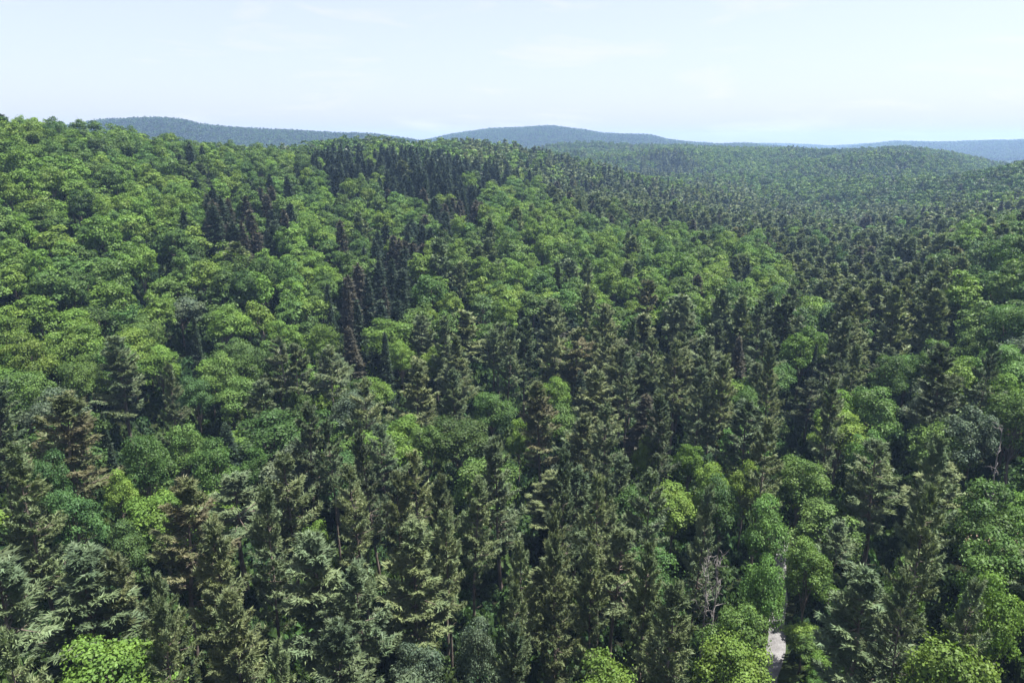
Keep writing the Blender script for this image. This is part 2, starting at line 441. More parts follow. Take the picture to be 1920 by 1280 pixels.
# ---- eastern white pine: whorls of plumy, slightly ascending boughs. nominal height 22, radius 3.3
def pine(r, lod, bare=0.36, ragged=0.25, twin=False):
    H, RAD = 22.0, 3.3
    crown, trunk = Buf(), Buf()
    dz, nb, nt_, bl, bw = {0: (0.86, 5, 118, 0.46, 0.15), 1: (1.0, 5, 38, 0.78, 0.48), 2: (1.6, 4, 9, 1.5, 1.15), 3: (3.4, 4, 2, 2.4, 1.5)}[lod]
    stems = [(np.zeros(2), 1.0, r.uniform(0, 6))]
    if twin: stems = [(np.array([-0.55, 0.1]), 1.0, 1.0), (np.array([0.75, -0.1]), 0.93, 4.0)]
    B, D, Ln, Wd, T = [], [], [], [], []
    for off, hs, p0 in stems:
        Hs = H * hs
        lean = r.normal(0, 0.012, 2)
        zt = np.linspace(-0.6, Hs * 0.985, 9)
        wob = np.cumsum(r.normal(0, 0.06, (9, 2)), 0)
        tp = np.concatenate([off + wob + lean * zt[:, None] + off * 0.35 * (zt[:, None] / Hs), zt[:, None]], 1)
        tube(trunk, tp, 0.27 * (1 - 0.93 * (zt + 0.6) / Hs).clip(0.05), {0: 7, 1: 5, 2: 4, 3: 3}[lod])
        z = Hs * bare
        while z < Hs * 0.985:
            t = (z - Hs * bare) / (Hs * (1 - bare))
            env = RAD * (1.05 * (1 - t) ** 0.70 * (0.58 + 0.42 * sstep(0.0, 0.2, t)) + 0.05)
            k = nb + r.integers(-1, 2)
            a0 = r.uniform(0, 6.28)
            for j in range(max(k, 2)):
                if r.random() < ragged * (1.25 - t): continue
                az = a0 + j * 6.283 / k + r.normal(0, 0.25)
                L = env * r.uniform(0.50, 1.30)
                if twin and math.cos(az) * off[0] < -0.2: L *= 0.45
                zz = z + r.normal(0, 0.22)
                bx, by = np.interp(zz, zt, tp[:, 0]), np.interp(zz, zt, tp[:, 1])
                rise = r.uniform(-0.02, 0.24) + 0.62 * t ** 2       # boughs point up near the leader
                o = np.array([math.cos(az), math.sin(az), 0])
                sd = np.array([-o[1], o[0], 0])
                m = max(2, int(nt_ * (0.35 + 0.65 * L / RAD)))
                s = r.uniform(0.22, 1.0, m) ** 0.75
                half = 0.27 * L * np.sin(np.clip(s, 0, 1) * 2.6 + 0.25) + 0.06
                lat = r.uniform(-1, 1, m)
                hgt = rise * L * s + 0.16 * L * s ** 3 - 0.10 * L * np.sin(s * 3.14)
                b = np.array([bx, by, zz]) + o * (L * s)[:, None] + sd * (half * lat)[:, None]
                b[:, 2] += hgt + r.normal(0, 0.10, m) - 0.08 * np.abs(lat) * L * 0.5
                d = o * 0.75 + sd * (lat * 0.85)[:, None] + r.normal(size=(m, 3)) * 0.28
                d[:, 2] += 0.22 + 0.5 * t
                bt = r.uniform(0.8, 1.2)
                for q in range(2 if lod <= 1 else 1):
                    B.append(b - d * 0.18); D.append(d + r.normal(size=(m, 3)) * 0.42)
                    Ln.append(bl * r.uniform(0.7, 1.3, m)); Wd.append(bw * r.uniform(0.7, 1.35, m)); T.append(bt * r.uniform(0.75, 1.22, m))
                if lod <= 1:
                    e = np.array([bx, by, zz]) + o * L * 0.8; e[2] += rise * L * 0.8
                    mdl = np.array([bx, by, zz]) + o * L * 0.42; mdl[2] += rise * L * 0.25
                    tube(trunk, [[bx, by, zz], mdl, e], [0.055, 0.035, 0.012], 3)
            z += dz * r.uniform(0.75, 1.3) * (1 - 0.35 * t)
        m = {0: 46, 1: 16, 2: 5, 3: 2}[lod]                         # leader tuft
        zz = Hs * (1 - 0.075 * r.random(m))
        b = np.stack([np.interp(zz, zt, tp[:, 0]), np.interp(zz, zt, tp[:, 1]), zz], 1)
        az = r.uniform(0, 6.28, m)
        B.append(b); D.append(np.stack([np.cos(az) * 0.6, np.sin(az) * 0.6, np.full(m, 0.75)], 1))
        Ln.append(bl * r.uniform(0.6, 1.1, m)); Wd.append(bw * np.ones(m)); T.append(r.uniform(0.8, 1.2, m))
        if lod <= 1:                                                # dead stubs below the live crown
            for _ in range(10):
                zz = r.uniform(0.12, bare + 0.08) * Hs; az = r.uniform(0, 6.28); l = r.uniform(0.5, 1.5)
                p = np.array([np.interp(zz, zt, tp[:, 0]), np.interp(zz, zt, tp[:, 1]), zz])
                tube(trunk, [p, p + np.array([math.cos(az) * l, math.sin(az) * l, 0.05])], [0.035, 0.01], 3)
    blades(crown, np.concatenate(B), np.concatenate(D), np.concatenate(Ln), np.concatenate(Wd), r, np.concatenate(T), 0, (0.45, 0.6, 0.9, 0.9)[lod])
    return trunk, crown

# ---- spruce / hemlock: dense dark cone down to the ground. nominal height 18, radius 2.6
def spruce(r, lod):
    H, RAD = 18.0, 2.6
    crown, trunk = Buf(), Buf()
    dz, nb, nt_, bl, bw = {0: (0.55, 7, 26, 0.5, 0.20), 1: (0.75, 7, 10, 0.8, 0.42), 2: (1.2, 5, 4, 1.2, 0.95), 3: (2.8, 4, 1, 2.2, 1.9)}[lod]
    zt = np.linspace(-0.5, H, 7)
    tp = np.concatenate([np.cumsum(r.normal(0, 0.03, (7, 2)), 0), zt[:, None]], 1)
    tube(trunk, tp, 0.22 * (1 - 0.95 * (zt + 0.5) / (H + 0.5)), {0: 7, 1: 5, 2: 4, 3: 3}[lod])
    B, D, Ln, Wd, T = [], [], [], [], []
    z = H * 0.10
    while z < H * 0.985:
        t = z / H
        env = RAD * ((1 - t) ** 0.85) * 1.06 + 0.08
        k = nb; a0 = r.uniform(0, 6.28)
        for j in range(k):
            if r.random() < 0.10: continue
            az = a0 + j * 6.283 / k + r.normal(0, 0.2); L = env * r.uniform(0.7, 1.15)
            o = np.array([math.cos(az), math.sin(az), 0]); sd = np.array([-o[1], o[0], 0])
            m = max(1, int(round(nt_ * (0.3 + 0.7 * L / RAD))))
            s = r.uniform(0.25, 1, m); lat = r.uniform(-1, 1, m)
            b = np.array([0, 0, z + r.normal(0, 0.1)]) + o * (L * s)[:, None] + sd * (lat * 0.30 * L)[:, None]
            b[:, 2] += -0.28 * L * s + 0.16 * L * s ** 2 + r.normal(0, 0.06, m)
            d = o * 0.8 + sd * (lat * 0.7)[:, None] + r.normal(size=(m, 3)) * 0.25
            d[:, 2] += 0.05
            for q in range(2 if lod <= 1 else 1):
                B.append(b - d * 0.15); D.append(d + r.normal(size=(m, 3)) * 0.3); Ln.append(bl * r.uniform(0.7, 1.3, m)); Wd.append(bw * r.uniform(0.7, 1.3, m)); T.append(r.uniform(0.75, 1.25, m))
        z += dz * r.uniform(0.8, 1.2) * (1 - 0.3 * t)
    m = 14 if lod < 2 else 3
    az = r.uniform(0, 6.28, m); zz = H * (1 - 0.05 * r.random(m))
    B.append(np.stack([0 * zz, 0 * zz, zz], 1)); D.append(np.stack([np.cos(az) * .4, np.sin(az) * .4, np.full(m, .8)], 1))
    Ln.append(bl * np.full(m, 0.8)); Wd.append(bw * np.ones(m)); T.append(np.ones(m))
    blades(crown, np.concatenate(B), np.concatenate(D), np.concatenate(Ln), np.concatenate(Wd), r, np.concatenate(T), 0, (0.45, 0.6, 0.9, 0.9)[lod])
    return trunk, crown

NOMINAL = {'broadleaf': (16.0, 3.7), 'pine': (22.0, 3.3), 'spruce': (18.0, 2.6)}
NVAR = {'broadleaf': 9, 'pine': 8, 'spruce': 3}
def build_kind(kind, v, lod):
    r = np.random.default_rng(1000 * (v + 1) + 10 * lod + {'broadleaf': 1, 'pine': 2, 'spruce': 3}[kind])
    if kind == 'broadleaf': return broadleaf(r, lod)
    if kind == 'spruce': return spruce(r, lod)
    if v == 7: return pine(r, lod, 0.50, 0.50, True)               # ragged pair of stems
    if v == 6: return pine(r, lod, 0.62, 0.30)                     # long bare trunk
    return pine(r, lod, [0.30, 0.36, 0.42, 0.28, 0.38, 0.48][v], [0.16, 0.26, 0.34, 0.20, 0.38, 0.44][v])

# ------------------------------------------------------------------ large structure: the ground sheet
def link(o):
    scene.collection.objects.link(o); return o

def structure(name, me, label):
    o = link(bpy.data.objects.new(name, me)); o["kind"] = "structure"; o["label"] = label
    return o

azs = np.concatenate([np.linspace(-0.86, 0.86, 261), np.linspace(0.86, 2 * math.pi - 0.86, 92)[1:-1]])
rds = np.concatenate([[0.0], np.geomspace(6, 4500, 226)])
NA, NR = len(azs), len(rds)
aa, dd = np.meshgrid(azs, rds[1:], indexing='ij')
gx, gy = np.sin(aa) * dd, np.cos(aa) * dd
gv = np.stack([gx, gy, ground_z(gx, gy)], -1).reshape(-1, 3)
M = NR - 1
i0 = np.arange(NA)[:, None] * M; i1 = ((np.arange(NA) + 1) % NA)[:, None] * M; jj = np.arange(M - 1)[None, :]
gf = np.stack([i0 + jj, i0 + jj + 1, i1 + jj + 1, i1 + jj], -1).reshape(-1, 4)
gb = Buf(); gb.add(gv, gf, np.ones(len(gv)), 0)
cz = float(ground_z(0.0, 6.0))
fan = np.stack([np.full(NA, NA), np.arange(NA), (np.arange(NA) + 1) % NA], -1)
gb.add(np.concatenate([gv.reshape(NA, M, 3)[:, 0], [[0, 0, cz]]]), fan[:, ::-1], np.ones(NA + 1), 0)
gme = gb.mesh("ground", [SOIL])
gme.polygons.foreach_set("use_smooth", np.ones(len(gme.polygons), bool))
structure("ground", gme, "dark forest floor of the wooded valley rising into hills")

def strip(name, pts, width, mat, label, lift=0.05):
    """a ribbon of road laid on the terrain"""
    pts = np.array(pts, float)
    s = np.concatenate([[0], np.cumsum(np.hypot(*np.diff(pts, axis=0).T))])
    q = np.linspace(0, s[-1], max(8, int(s[-1] / 1.0)))
    c = np.stack([np.interp(q, s, pts[:, 0]), np.interp(q, s, pts[:, 1])], 1)
    for _ in range(3): c[1:-1] = (c[:-2] + 2 * c[1:-1] + c[2:]) / 4
    t = unit(np.gradient(c, axis=0)); nr = np.stack([-t[:, 1], t[:, 0]], 1)
    K = 6
    rows = []
    for k in range(K + 1):
        w = (k / K - 0.5) * width
        e = (0.35 * vnoise(q, q * 0 + k * 9.0, 2.2, 11)) * (1 if k in (0, K) else 0)
        p = c + nr * (w + e)[:, None]
        rows.append(np.concatenate([p, (ground_z(p[:, 0], p[:, 1]) + lift + 0.06 * (1 - (2 * k / K - 1) ** 2))[:, None]], 1))
    v = np.stack(rows, 1)
    n_ = len(q)
    idx = np.arange(n_ * (K + 1)).reshape(n_, K + 1)
    f = np.stack([idx[:-1, :-1], idx[1:, :-1], idx[1:, 1:], idx[:-1, 1:]], -1).reshape(-1, 4)
    b = Buf(); b.add(v.reshape(-1, 3), f[:, ::-1], np.ones(n_ * (K + 1)), 0)
    return structure(name, b.mesh(name, [mat]), label)

ROADPX = [(1425, 1560), (1441, 1400), (1449, 1290), (1455, 1240), (1462, 1190), (1466, 1150), (1470, 1110), (1468, 1060), (1476, 1000)]
road_pts = [at(px - 6, py)[:2] for px, py in ROADPX]
strip("road", road_pts, 1.5, GRAVEL, "narrow pale gravel road showing between the trees at the bottom edge")

def patch(name, px, py, rad, mat, label, stretch=1.0, seed=0):
    x, y, z, d = at(px, py)
    r = np.random.default_rng(seed)
    K, Q = 28, 5
    th = np.arange(K) * 2 * math.pi / K
    rr = rad * (1 + 0.28 * np.sin(th * 2 + r.uniform(0, 6)) + 0.16 * np.sin(th * 5 + r.uniform(0, 6)) + r.uniform(-.08, .08, K))
    v = [[x, y, float(ground_z(x, y)) + 0.08]]
    for q in range(1, Q + 1):
        xs, ys = x + np.cos(th) * rr * q / Q * stretch, y + np.sin(th) * rr * q / Q
        v += np.stack([xs, ys, ground_z(xs, ys) + 0.08], 1).tolist()
    b = Buf()
    b.add(v, [[0, 1 + k, 1 + (k + 1) % K] for k in range(K)], np.ones(len(v)), 0)
    f = [[1 + (q - 1) * K + k, 1 + q * K + k, 1 + q * K + (k + 1) % K, 1 + (q - 1) * K + (k + 1) % K] for q in range(1, Q) for k in range(K)]
    b.f.append((np.array(f), 0))
    structure(name, b.mesh(name, [mat]), label)
    return x, y, rad

PATCHES = [
    patch("bare_ground", 1856, 1020, 2.6, SAND, "small opening of bare sandy ground between broadleaf trees", 1.5, 1),
    patch("bare_ground", 182, 866, 1.8, SAND, "little patch of bare pinkish soil beside a brown pine", 1.6, 2),
    patch("meadow", 1557, 405, 9.0, MEADOW, "tiny pale meadow far down the valley among pines", 1.5, 3),
]

# ------------------------------------------------------------------ which tree grows where
LMNAME = {}   # landmark phrase for neighbours' labels
# kind, colour, photo column and row of the treetop, crown width in photo pixels, own label, short phrase, variant
T_ = [
 ('broadleaf','lime',207,1163,165,"bright lime green round broadleaf tree at the bottom edge, brightest of all","the bright lime tree at the bottom edge",0),
 ('pine','grey',540,628,85,"tall ragged pine with two bare trunks side by side on the lower slope","the ragged two-trunked pine",7),
 ('pine','brown',95,733,120,"brown-tinged pine with wide layered boughs above the bare pinkish soil","the layered brown pine",4),
 ('spruce','dark',360,593,38,"small blackish round-topped conifer standing among lime broadleaf crowns","the small blackish conifer",0),
 ('pine','brown',1080,613,92,"rusty brown-tinged pine, most orange of the valley pines, in mid slope","the rusty brown pine",2),
 ('pine','brown',1217,523,45,"tall slender brown pine rising above the broadleaf ridge end","the slender brown pine on the ridge end",6),
 ('pine','brown',1017,712,85,"reddish brown pine beside a bright lime bush-like tree","the reddish pine",1),
 ('broadleaf','lime',1045,700,62,"bright lime broadleaf tree half hidden behind a reddish brown pine","the lime tree behind the reddish pine",1),
 ('pine','grey',942,815,100,"dense grey-green pine with a black gap in front of it","the dense pine above the black gap",3),
 ('spruce','dark',1528,640,24,"very narrow blackish spire of a conifer among grey valley pines","the narrow black spire",1),
 ('pine','dark',1790,647,92,"big dark shaggy pine behind the silvery grey broadleaf tree","the big dark shaggy pine",0),
 ('pine','dark',1863,637,50,"dark pine with long bare trunk near the right edge, behind broadleaf trees","the bare-trunked dark pine",6),
 ('broadleaf','grey',1763,712,92,"silvery grey-green broadleaf tree below a big dark pine","the silvery broadleaf tree",2),
 ('pine','olive',1653,827,105,"broad olive pine standing at the lower end of the bright broadleaf strip","the olive pine below the broadleaf strip",2),
 ('pine','brown',317,898,125,"broad pine with brown tipped boughs over dark trunks in lower left","the brown-tipped broad pine",4),
 ('pine','grey',133,1023,170,"wide feathery grey pine with many upright tops in the lower left corner","the wide feathery pine",3),
 ('pine','grey',613,1000,180,"largest dark grey-green pine of the foreground, dense and broad","the largest foreground pine",0),
 ('pine','olive',772,967,135,"big pyramid-shaped pine with sunlit right boughs above a black gap","the big pyramid pine",3),
 ('pine','olive',1050,940,62,"small bright conical young pine in front of the black gap","the small bright young pine",0),
 ('pine','olive',1150,983,125,"tall olive pine on long bare trunk in the pale open stand","the bare-trunked olive stand",6),
 ('broadleaf','lime',1147,1222,135,"bright fine-leaved broadleaf tree cut by the bottom edge in the middle","the bright tree at the bottom middle",3),
 ('broadleaf','mid',1453,923,92,"round mid-green broadleaf tree, sharply lit on top, above dark shade","the round tree above dark shade",4),
 ('broadleaf','lime',1375,1180,130,"lush lime broadleaf tree beside the gravel road","the lush tree by the road",5),
 ('broadleaf','lime',1340,860,75,"lime broadleaf crown, wider of the bright pair behind the dark pines","the bright pair of crowns",0),
 ('broadleaf','lime',1400,857,55,"lime broadleaf crown, narrower of the bright pair behind the dark pines",None,1),
 ('broadleaf','mid',1563,940,125,"broad mid-green broadleaf crown with a thin pine before it","the broad crown behind the thin pine",2),
 ('pine','grey',1573,972,70,"thin grey pine standing before a broad mid-green crown","the thin grey pine",5),
 ('pine','grey',1630,1073,145,"broad grey-green pine right of the gravel road","the broad pine right of the road",4),
 ('pine','grey',1810,1077,72,"grey pine on a long bare leaning trunk in the lower right","the leaning pine",6),
 ('broadleaf','lime',1790,1200,150,"lime broadleaf tree at the bottom edge in the lower right","the lime tree in the lower right corner",3),
 ('broadleaf','grey',790,1197,92,"dusty grey-green broadleaf bush-like tree at the bottom edge under dark pines","the dusty grey tree",5),
 ('broadleaf','deep',500,767,130,"wide deep green broadleaf tree in shade right below a mid-green crown","the wide deep green tree",1),
 ('broadleaf','deep',860,777,130,"wide deep green broadleaf tree in the middle with a dark underside","the deep green tree in the middle",3),
 ('broadleaf','lime',127,597,92,"round lime broadleaf tree near the left edge, on the lower slope","the round lime tree near the left edge",2),
 ('broadleaf','blue',907,547,62,"blue-green broadleaf tree standing apart beside dusky conifers","the blue-green tree on the slope",4),
 ('pine','grey',213,627,82,"tall grey pine over the dark hollow at the left","the grey pine over the dark hollow",1),
 ('spruce','dark',717,620,42,"round blackish conifer in front of a bright lime crown","the round blackish conifer",2),
 ('broadleaf','lime',727,590,95,"wide lime crown behind a round blackish conifer","the wide lime crown",5),
]
PLAIN = [
 ('broadleaf','lime',43,623,75),('broadleaf','mid',143,670,72),('pine','grey',310,680,52),('broadleaf','mid',443,702,92),
 ('broadleaf','blue',360,700,62),('broadleaf','mid',337,783,70),('broadleaf','mid',390,822,82),('broadleaf','deep',260,812,82),
 ('broadleaf','blue',77,842,72),('broadleaf','lime',220,875,55),('spruce','dark',197,770,32),('pine','olive',533,842,100),
 ('broadleaf','mid',467,836,50),('broadleaf','lime',290,545,62),('broadleaf','lime',480,560,60),('broadleaf','lime',600,602,62),
 ('spruce','brown',650,520,34),('spruce','dark',690,512,40),('spruce','brown',722,532,34),('spruce','dark',615,530,34),('spruce','dark',670,560,40),
 ('broadleaf','lime',753,632,52),('broadleaf','mid',997,540,70),('pine','grey',950,613,62),('pine','olive',1030,602,62),
 ('pine','dark',1187,597,50),('pine','olive',773,670,100),('pine','grey',853,687,60),('pine','olive',683,710,82),
 ('broadleaf','mid',927,727,80),('broadleaf','lime',973,780,50),('broadleaf','mid',797,780,80),('pine','olive',780,848,82),
 ('pine','olive',673,868,82),('pine','grey',1140,752,72),('pine','dark',1250,738,72),('broadleaf','lime',1220,812,36),('pine','olive',1133,884,72),
 ('pine','grey',1320,680,62),('pine','olive',1360,660,62),('pine','dark',1345,640,46),('broadleaf','mid',1680,660,72),('broadleaf','mid',1643,714,92),
 ('broadleaf','lime',1580,768,92),('broadleaf','mid',1630,800,72),('broadleaf','mid',1763,632,60),('broadleaf','mid',1513,848,92),
 ('broadleaf','lime',1300,824,42),('pine','olive',1437,780,72),('pine','grey',1563,706,60),('pine','grey',1757,807,82),('pine','olive',27,830,92),
 ('broadleaf','blue',130,902,82),('broadleaf','blue',230,970,72),('pine','olive',403,963,110),('pine','grey',493,917,92),('broadleaf','lime',587,966,72),
 ('pine','olive',205,1042,90),('pine','olive',300,1068,80),('pine','olive',433,1110,112),('spruce','dark',340,1177,40),('pine','olive',287,1128,44),
 ('pine','olive',15,1190,100),('pine','olive',533,1197,92),('broadleaf','mid',323,1155,80),('pine','grey',672,1042,122),('pine','olive',840,947,72),
 ('pine','olive',883,894,80),('pine','grey',830,890,72),('pine','grey',1140,891,72),('pine','grey',1220,888,90),('pine','olive',990,1018,40),
 ('pine','olive',1047,1003,92),('pine','olive',1113,1028,80),('pine','olive',957,1074,72),('pine','dark',957,1164,82),('pine','olive',1263,1094,112),
 ('broadleaf','grey',893,1148,62),('broadleaf','blue',1357,892,82),('pine','olive',1747,904,82),('broadleaf','mid',1863,902,120),
 ('broadleaf','mid',1453,1028,62),('broadleaf','mid',1397,1114,110),('pine','grey',1717,1088,82),('broadleaf','mid',1887,992,120),
 ('broadleaf','lime',1873,1068,90),('broadleaf','mid',1697,1042,82),('pine','grey',1320,905,60),('pine','dark',1060,840,70),('pine','olive',1270,640,60),
 ('pine','olive',1450,640,56),('pine','olive',1600,640,52),('pine','grey',1180,660,60),('pine','dark',700,800,70),('pine','dark',620,780,60),
 ('broadleaf','mid',1530,1000,80),('pine','olive',1215,1010,90),('pine','olive',740,880,70),('broadleaf','deep',560,720,60),('broadleaf','mid',30,690,80),
]

CLEAR = [(1443, 1278, 14), (1449, 1262, 12), (1452, 1240, 9), (1456, 1215, 6), (1459, 1195, 3), (1430, 1330, 10), (1856, 1018, 0), (1848, 1024, 0), (182, 866, 0), (1557, 403, 0), (1550, 404, 0), (1564, 404, 0),
         (250, 755, 22), (300, 765, 16), (970, 985, 26), (960, 1030, 18), (505, 1080, 18), (820, 1130, 26), (770, 1190, 16), (1390, 1030, 18), (1475, 1125, 10),
         (1280, 800, 14), (790, 750, 12), (130, 960, 20), (1340, 1060, 22), (1340, 1120, 10)]

def inpoly(px, py, poly):
    r = np.zeros(np.shape(px), bool)
    j = len(poly) - 1
    for i in range(len(poly)):
        xi, yi = poly[i]; xj, yj = poly[j]
        r ^= ((yi > py) != (yj > py)) & (px < (xj - xi) * (py - yi) / (yj - yi + 1e-9) + xi)
        j = i
    return r

# stands of the forest as they lie in the photograph: outline, share of pines, share of spruces
STANDS = [
    ([(575, 268), (760, 262), (935, 300), (960, 330), (830, 345), (700, 330), (600, 325)], 0.02, 0.93),
    ([(830, 335), (900, 345), (915, 395), (850, 390)], 0.02, 0.88),
    ([(370, 345), (530, 325), (540, 380), (500, 430), (390, 430), (320, 400)], 0.02, 0.82),
    ([(700, 395), (810, 400), (800, 470), (720, 500), (660, 470)], 0.02, 0.90),
    ([(595, 500), (760, 490), (770, 560), (720, 610), (620, 600)], 0.03, 0.90),
    ([(830, 335), (905, 345), (905, 400), (825, 425), (795, 485), (775, 560), (720, 610), (600, 600), (595, 505), (680, 470), (700, 400), (780, 385)], 0.02, 0.64),
    ([(330, 245), (375, 245), (375, 295), (335, 300)], 0.0, 0.45),
    ([(1795, 412), (1990, 380), (1990, 660), (1830, 600), (1800, 520)], 0.06, 0.0),
    ([(840, 300), (960, 315), (1120, 395), (1290, 420), (1420, 438), (1570, 540), (1560, 590), (1420, 585), (1240, 545), (1000, 570), (800, 560)], 0.07, 0.03),
    ([(-200, 200), (560, 200), (860, 250), (860, 560), (640, 640), (300, 640), (-200, 700)], 0.02, 0.02),
    ([(880, 250), (1250, 268), (1330, 320), (1270, 350), (1040, 330), (940, 300)], 0.22, 0.16),
    ([(1280, 255), (2100, 250), (2100, 345), (1850, 372), (1560, 378), (1330, 330)], 0.08, 0.07),
    ([(1430, 940), (1470, 790), (1630, 640), (1800, 585), (1870, 600), (1790, 690), (1710, 770), (1670, 940), (1560, 1000)], 0.04, 0.0),
    ([(960, 300), (2100, 320), (2100, 420), (1810, 430), (1830, 620), (1600, 620), (1420, 440), (1100, 390)], 0.84, 0.08),
    ([(860, 560), (1830, 560), (1830, 700), (1480, 900), (760, 800)], 0.80, 0.04),
    ([(-200, 600), (560, 600), (640, 800), (300, 890), (-200, 890)], 0.22, 0.03),
    ([(-200, 880), (1290, 820), (1290, 1600), (-200, 1600)], 0.66, 0.02),
    ([(1280, 850), (2200, 600), (2200, 1600), (1280, 1600)], 0.20, 0.0),
]
trees = []     # dicts
def add_tree(kind, col, x, y, z, H, RAD, var, lm=None, phrase=None, hand=False):
    trees.append(dict(kind=kind, col=col, x=x, y=y, z=z, H=H, R=RAD, v=var, label=lm, phrase=phrase, hand=hand, rz=random.uniform(0, 6.28)))

HFIX = {(1573, 972): 12.0, (1563, 940): 11.5, (1653, 827): 17.5, (1630, 1073): 18.0, (207, 1163): 17.5, (133, 1023): 17.0, (205, 1042): 17.0, (1147, 1222): 17.0, (1790, 1200): 16.5, (323, 1155): 13.0, (790, 1197): 14.0, (957, 1164): 19.0}
def place_hand(rec):
    kind, col, px, py, w = rec[:5]
    lab, phr, var = (rec[5], rec[6], rec[7]) if len(rec) > 5 else (None, None, random.randrange(min(6, NVAR[kind])))
    H = {'broadleaf': 15.0, 'pine': 21.0, 'spruce': 16.0}[kind] * random.uniform(0.92, 1.08)
    if kind == 'broadleaf' and w < 56: H *= 0.92
    H = HFIX.get((px, py), H)
    x, y, z, d = at(px, py + 3, H)
    slant = math.hypot(d, CAM_Z - z - H)
    nomR = NOMINAL[kind][1]
    RAD = w * slant / FPX / 2 * (1.12 if kind == 'pine' else 1)
    RAD = min(max(RAD, nomR * 0.55), nomR * 1.6)
    add_tree(kind, col, x, y, z, H, RAD, var, lab, phr, True)
for rec in T_: place_hand(rec)
for rec in PLAIN: place_hand(rec)
for k, (px, py, w, c) in enumerate([(1540, 1262, 40, 'mid'), (1552, 1225, 46, 'lime'), (1535, 1190, 36, 'mid'), (1580, 1268, 50, 'mid'), (1560, 1200, 50, 'deep'), (1510, 1160, 40, 'lime'), (1590, 1240, 50, 'mid')]):
    HFIX[(px, py)] = 5.2 + 0.4 * (k % 3)
    place_hand(('broadleaf', c, px, py, w))
    trees[-1]['R'] = 1.3 + 0.25 * (k % 3)
# the hand-surveyed trees give way to each other a little
hx = np.array([(t['x'], t['y']) for t in trees])

# ---- the rest of the wood: jittered grid
def jgrid(half, dmin, dmax, sp, jit, seed):
    r = np.random.default_rng(seed)
    m = int(dmax / sp) + 2
    ix, iy = np.meshgrid(np.arange(-m, m), np.arange(-m, m))
    x = (ix + 0.5 * (iy % 2)) * sp + r.uniform(-jit, jit, ix.shape) * sp
    y = iy * sp * 0.87 + r.uniform(-jit, jit, ix.shape) * sp
    d = np.hypot(x, y); az = np.arctan2(x, y)
    k = (d > dmin) & (d < dmax) & (np.abs(az) < half)
    return x[k], y[k]

fx, fy = jgrid(0.82, 20, 1330, 6.5, 0.42, 21)
nx_, ny_ = jgrid(3.2, 8, 70, 5.9, 0.40, 22)                # all round the camera's own spot, for the shadows and other views
k = np.abs(np.arctan2(nx_, ny_)) >= 0.82
fx, fy = np.concatenate([fx, nx_[k]]), np.concatenate([fy, ny_[k]])
fd = np.hypot(fx, fy)
keep = np.ones(len(fx), bool)
near = fd < 330
for (hx_, hy_) in hx:
    keep &= ~(near & ((fx - hx_) ** 2 + (fy - hy_) ** 2 < 3.9 ** 2))
rp = np.array(road_pts)
for a, b in zip(rp[:-1], rp[1:]):
    for s in np.linspace(0, 1, 12):
        c = a + (b - a) * s
        keep &= ((fx - c[0]) ** 2 + (fy - c[1]) ** 2 > 3.2 ** 2)
for rpx, rpy in ((1450, 1270), (1453, 1240), (1457, 1210)):          # a sunny gap on the right verge of the road
    rc = at(rpx, rpy)
    for q in np.linspace(0, 10.0, 7):
        keep &= ((fx - rc[0] - q) ** 2 + (fy - rc[1] + 0.15 * q) ** 2 > 4.0 ** 2)
for (x, y, r_) in PATCHES:
    keep &= ((fx - x) ** 2 + (fy - y) ** 2 > (r_ * 1.3 + 2.2) ** 2)
fx, fy, fd = fx[keep], fy[keep], fd[keep]
fz = ground_z(fx, fy)
ppx, ppy, _ = project(fx, fy, fz + 16.0)
u1, u2, u3, u4 = rng.random((4, len(fx)))
pp = np.full(len(fx), 0.40); psx = np.full(len(fx), 0.05); done = np.zeros(len(fx), bool)
jx = ppx + rng.normal(0, 9, len(fx)); jy = ppy + rng.normal(0, 6, len(fx))
for poly, a, b in STANDS:
    q = inpoly(jx, jy, poly) & ~done
    pp[q], psx[q] = a, b; done |= q
far_ = fd > 330
clump = np.clip(1 + 2.2 * vnoise(fx, fy, 60.0, 51), 0.0, 3.0)
pp = np.where(far_ & (pp < 0.5), pp * clump, pp); psx = np.where(far_ & (psx < 0.3), psx * clump, psx)
psx = np.where((ppy < 262) & (ppx < 560), 0, psx)
kind_i = np.where(u1 < psx, 2, np.where(u1 < psx + pp, 1, 0))            # 0 broadleaf 1 pine 2 spruce
stand = vnoise(fx * 0.6, fy, 70.0, 61)
patchy = vnoise(fx, fy, 34.0, 31) + 0.5 * vnoise(fx, fy, 13.0, 32)
fH = np.where(kind_i == 0, 14.6 * (0.76 + 0.42 * u2), np.where(kind_i == 1, (19.0 - 4.2 * sstep(120, 260, fd)) * (0.84 + 0.26 * u2), 15.2 * (0.86 + 0.24 * u2)))
fH = np.where((kind_i == 1) & (u4 < 0.18), fH * 0.78, fH)
fH = np.where((kind_i == 2) & (ppy < 300), fH * 0.94, fH)
fH = fH * (1 + 0.10 * vnoise(fx, fy, 42.0, 71))
fR = np.where(kind_i == 0, 3.6, np.where(kind_i == 1, 3.25 + 0.15 * sstep(120, 260, fd), 3.5)) * (0.78 + 0.46 * u3)
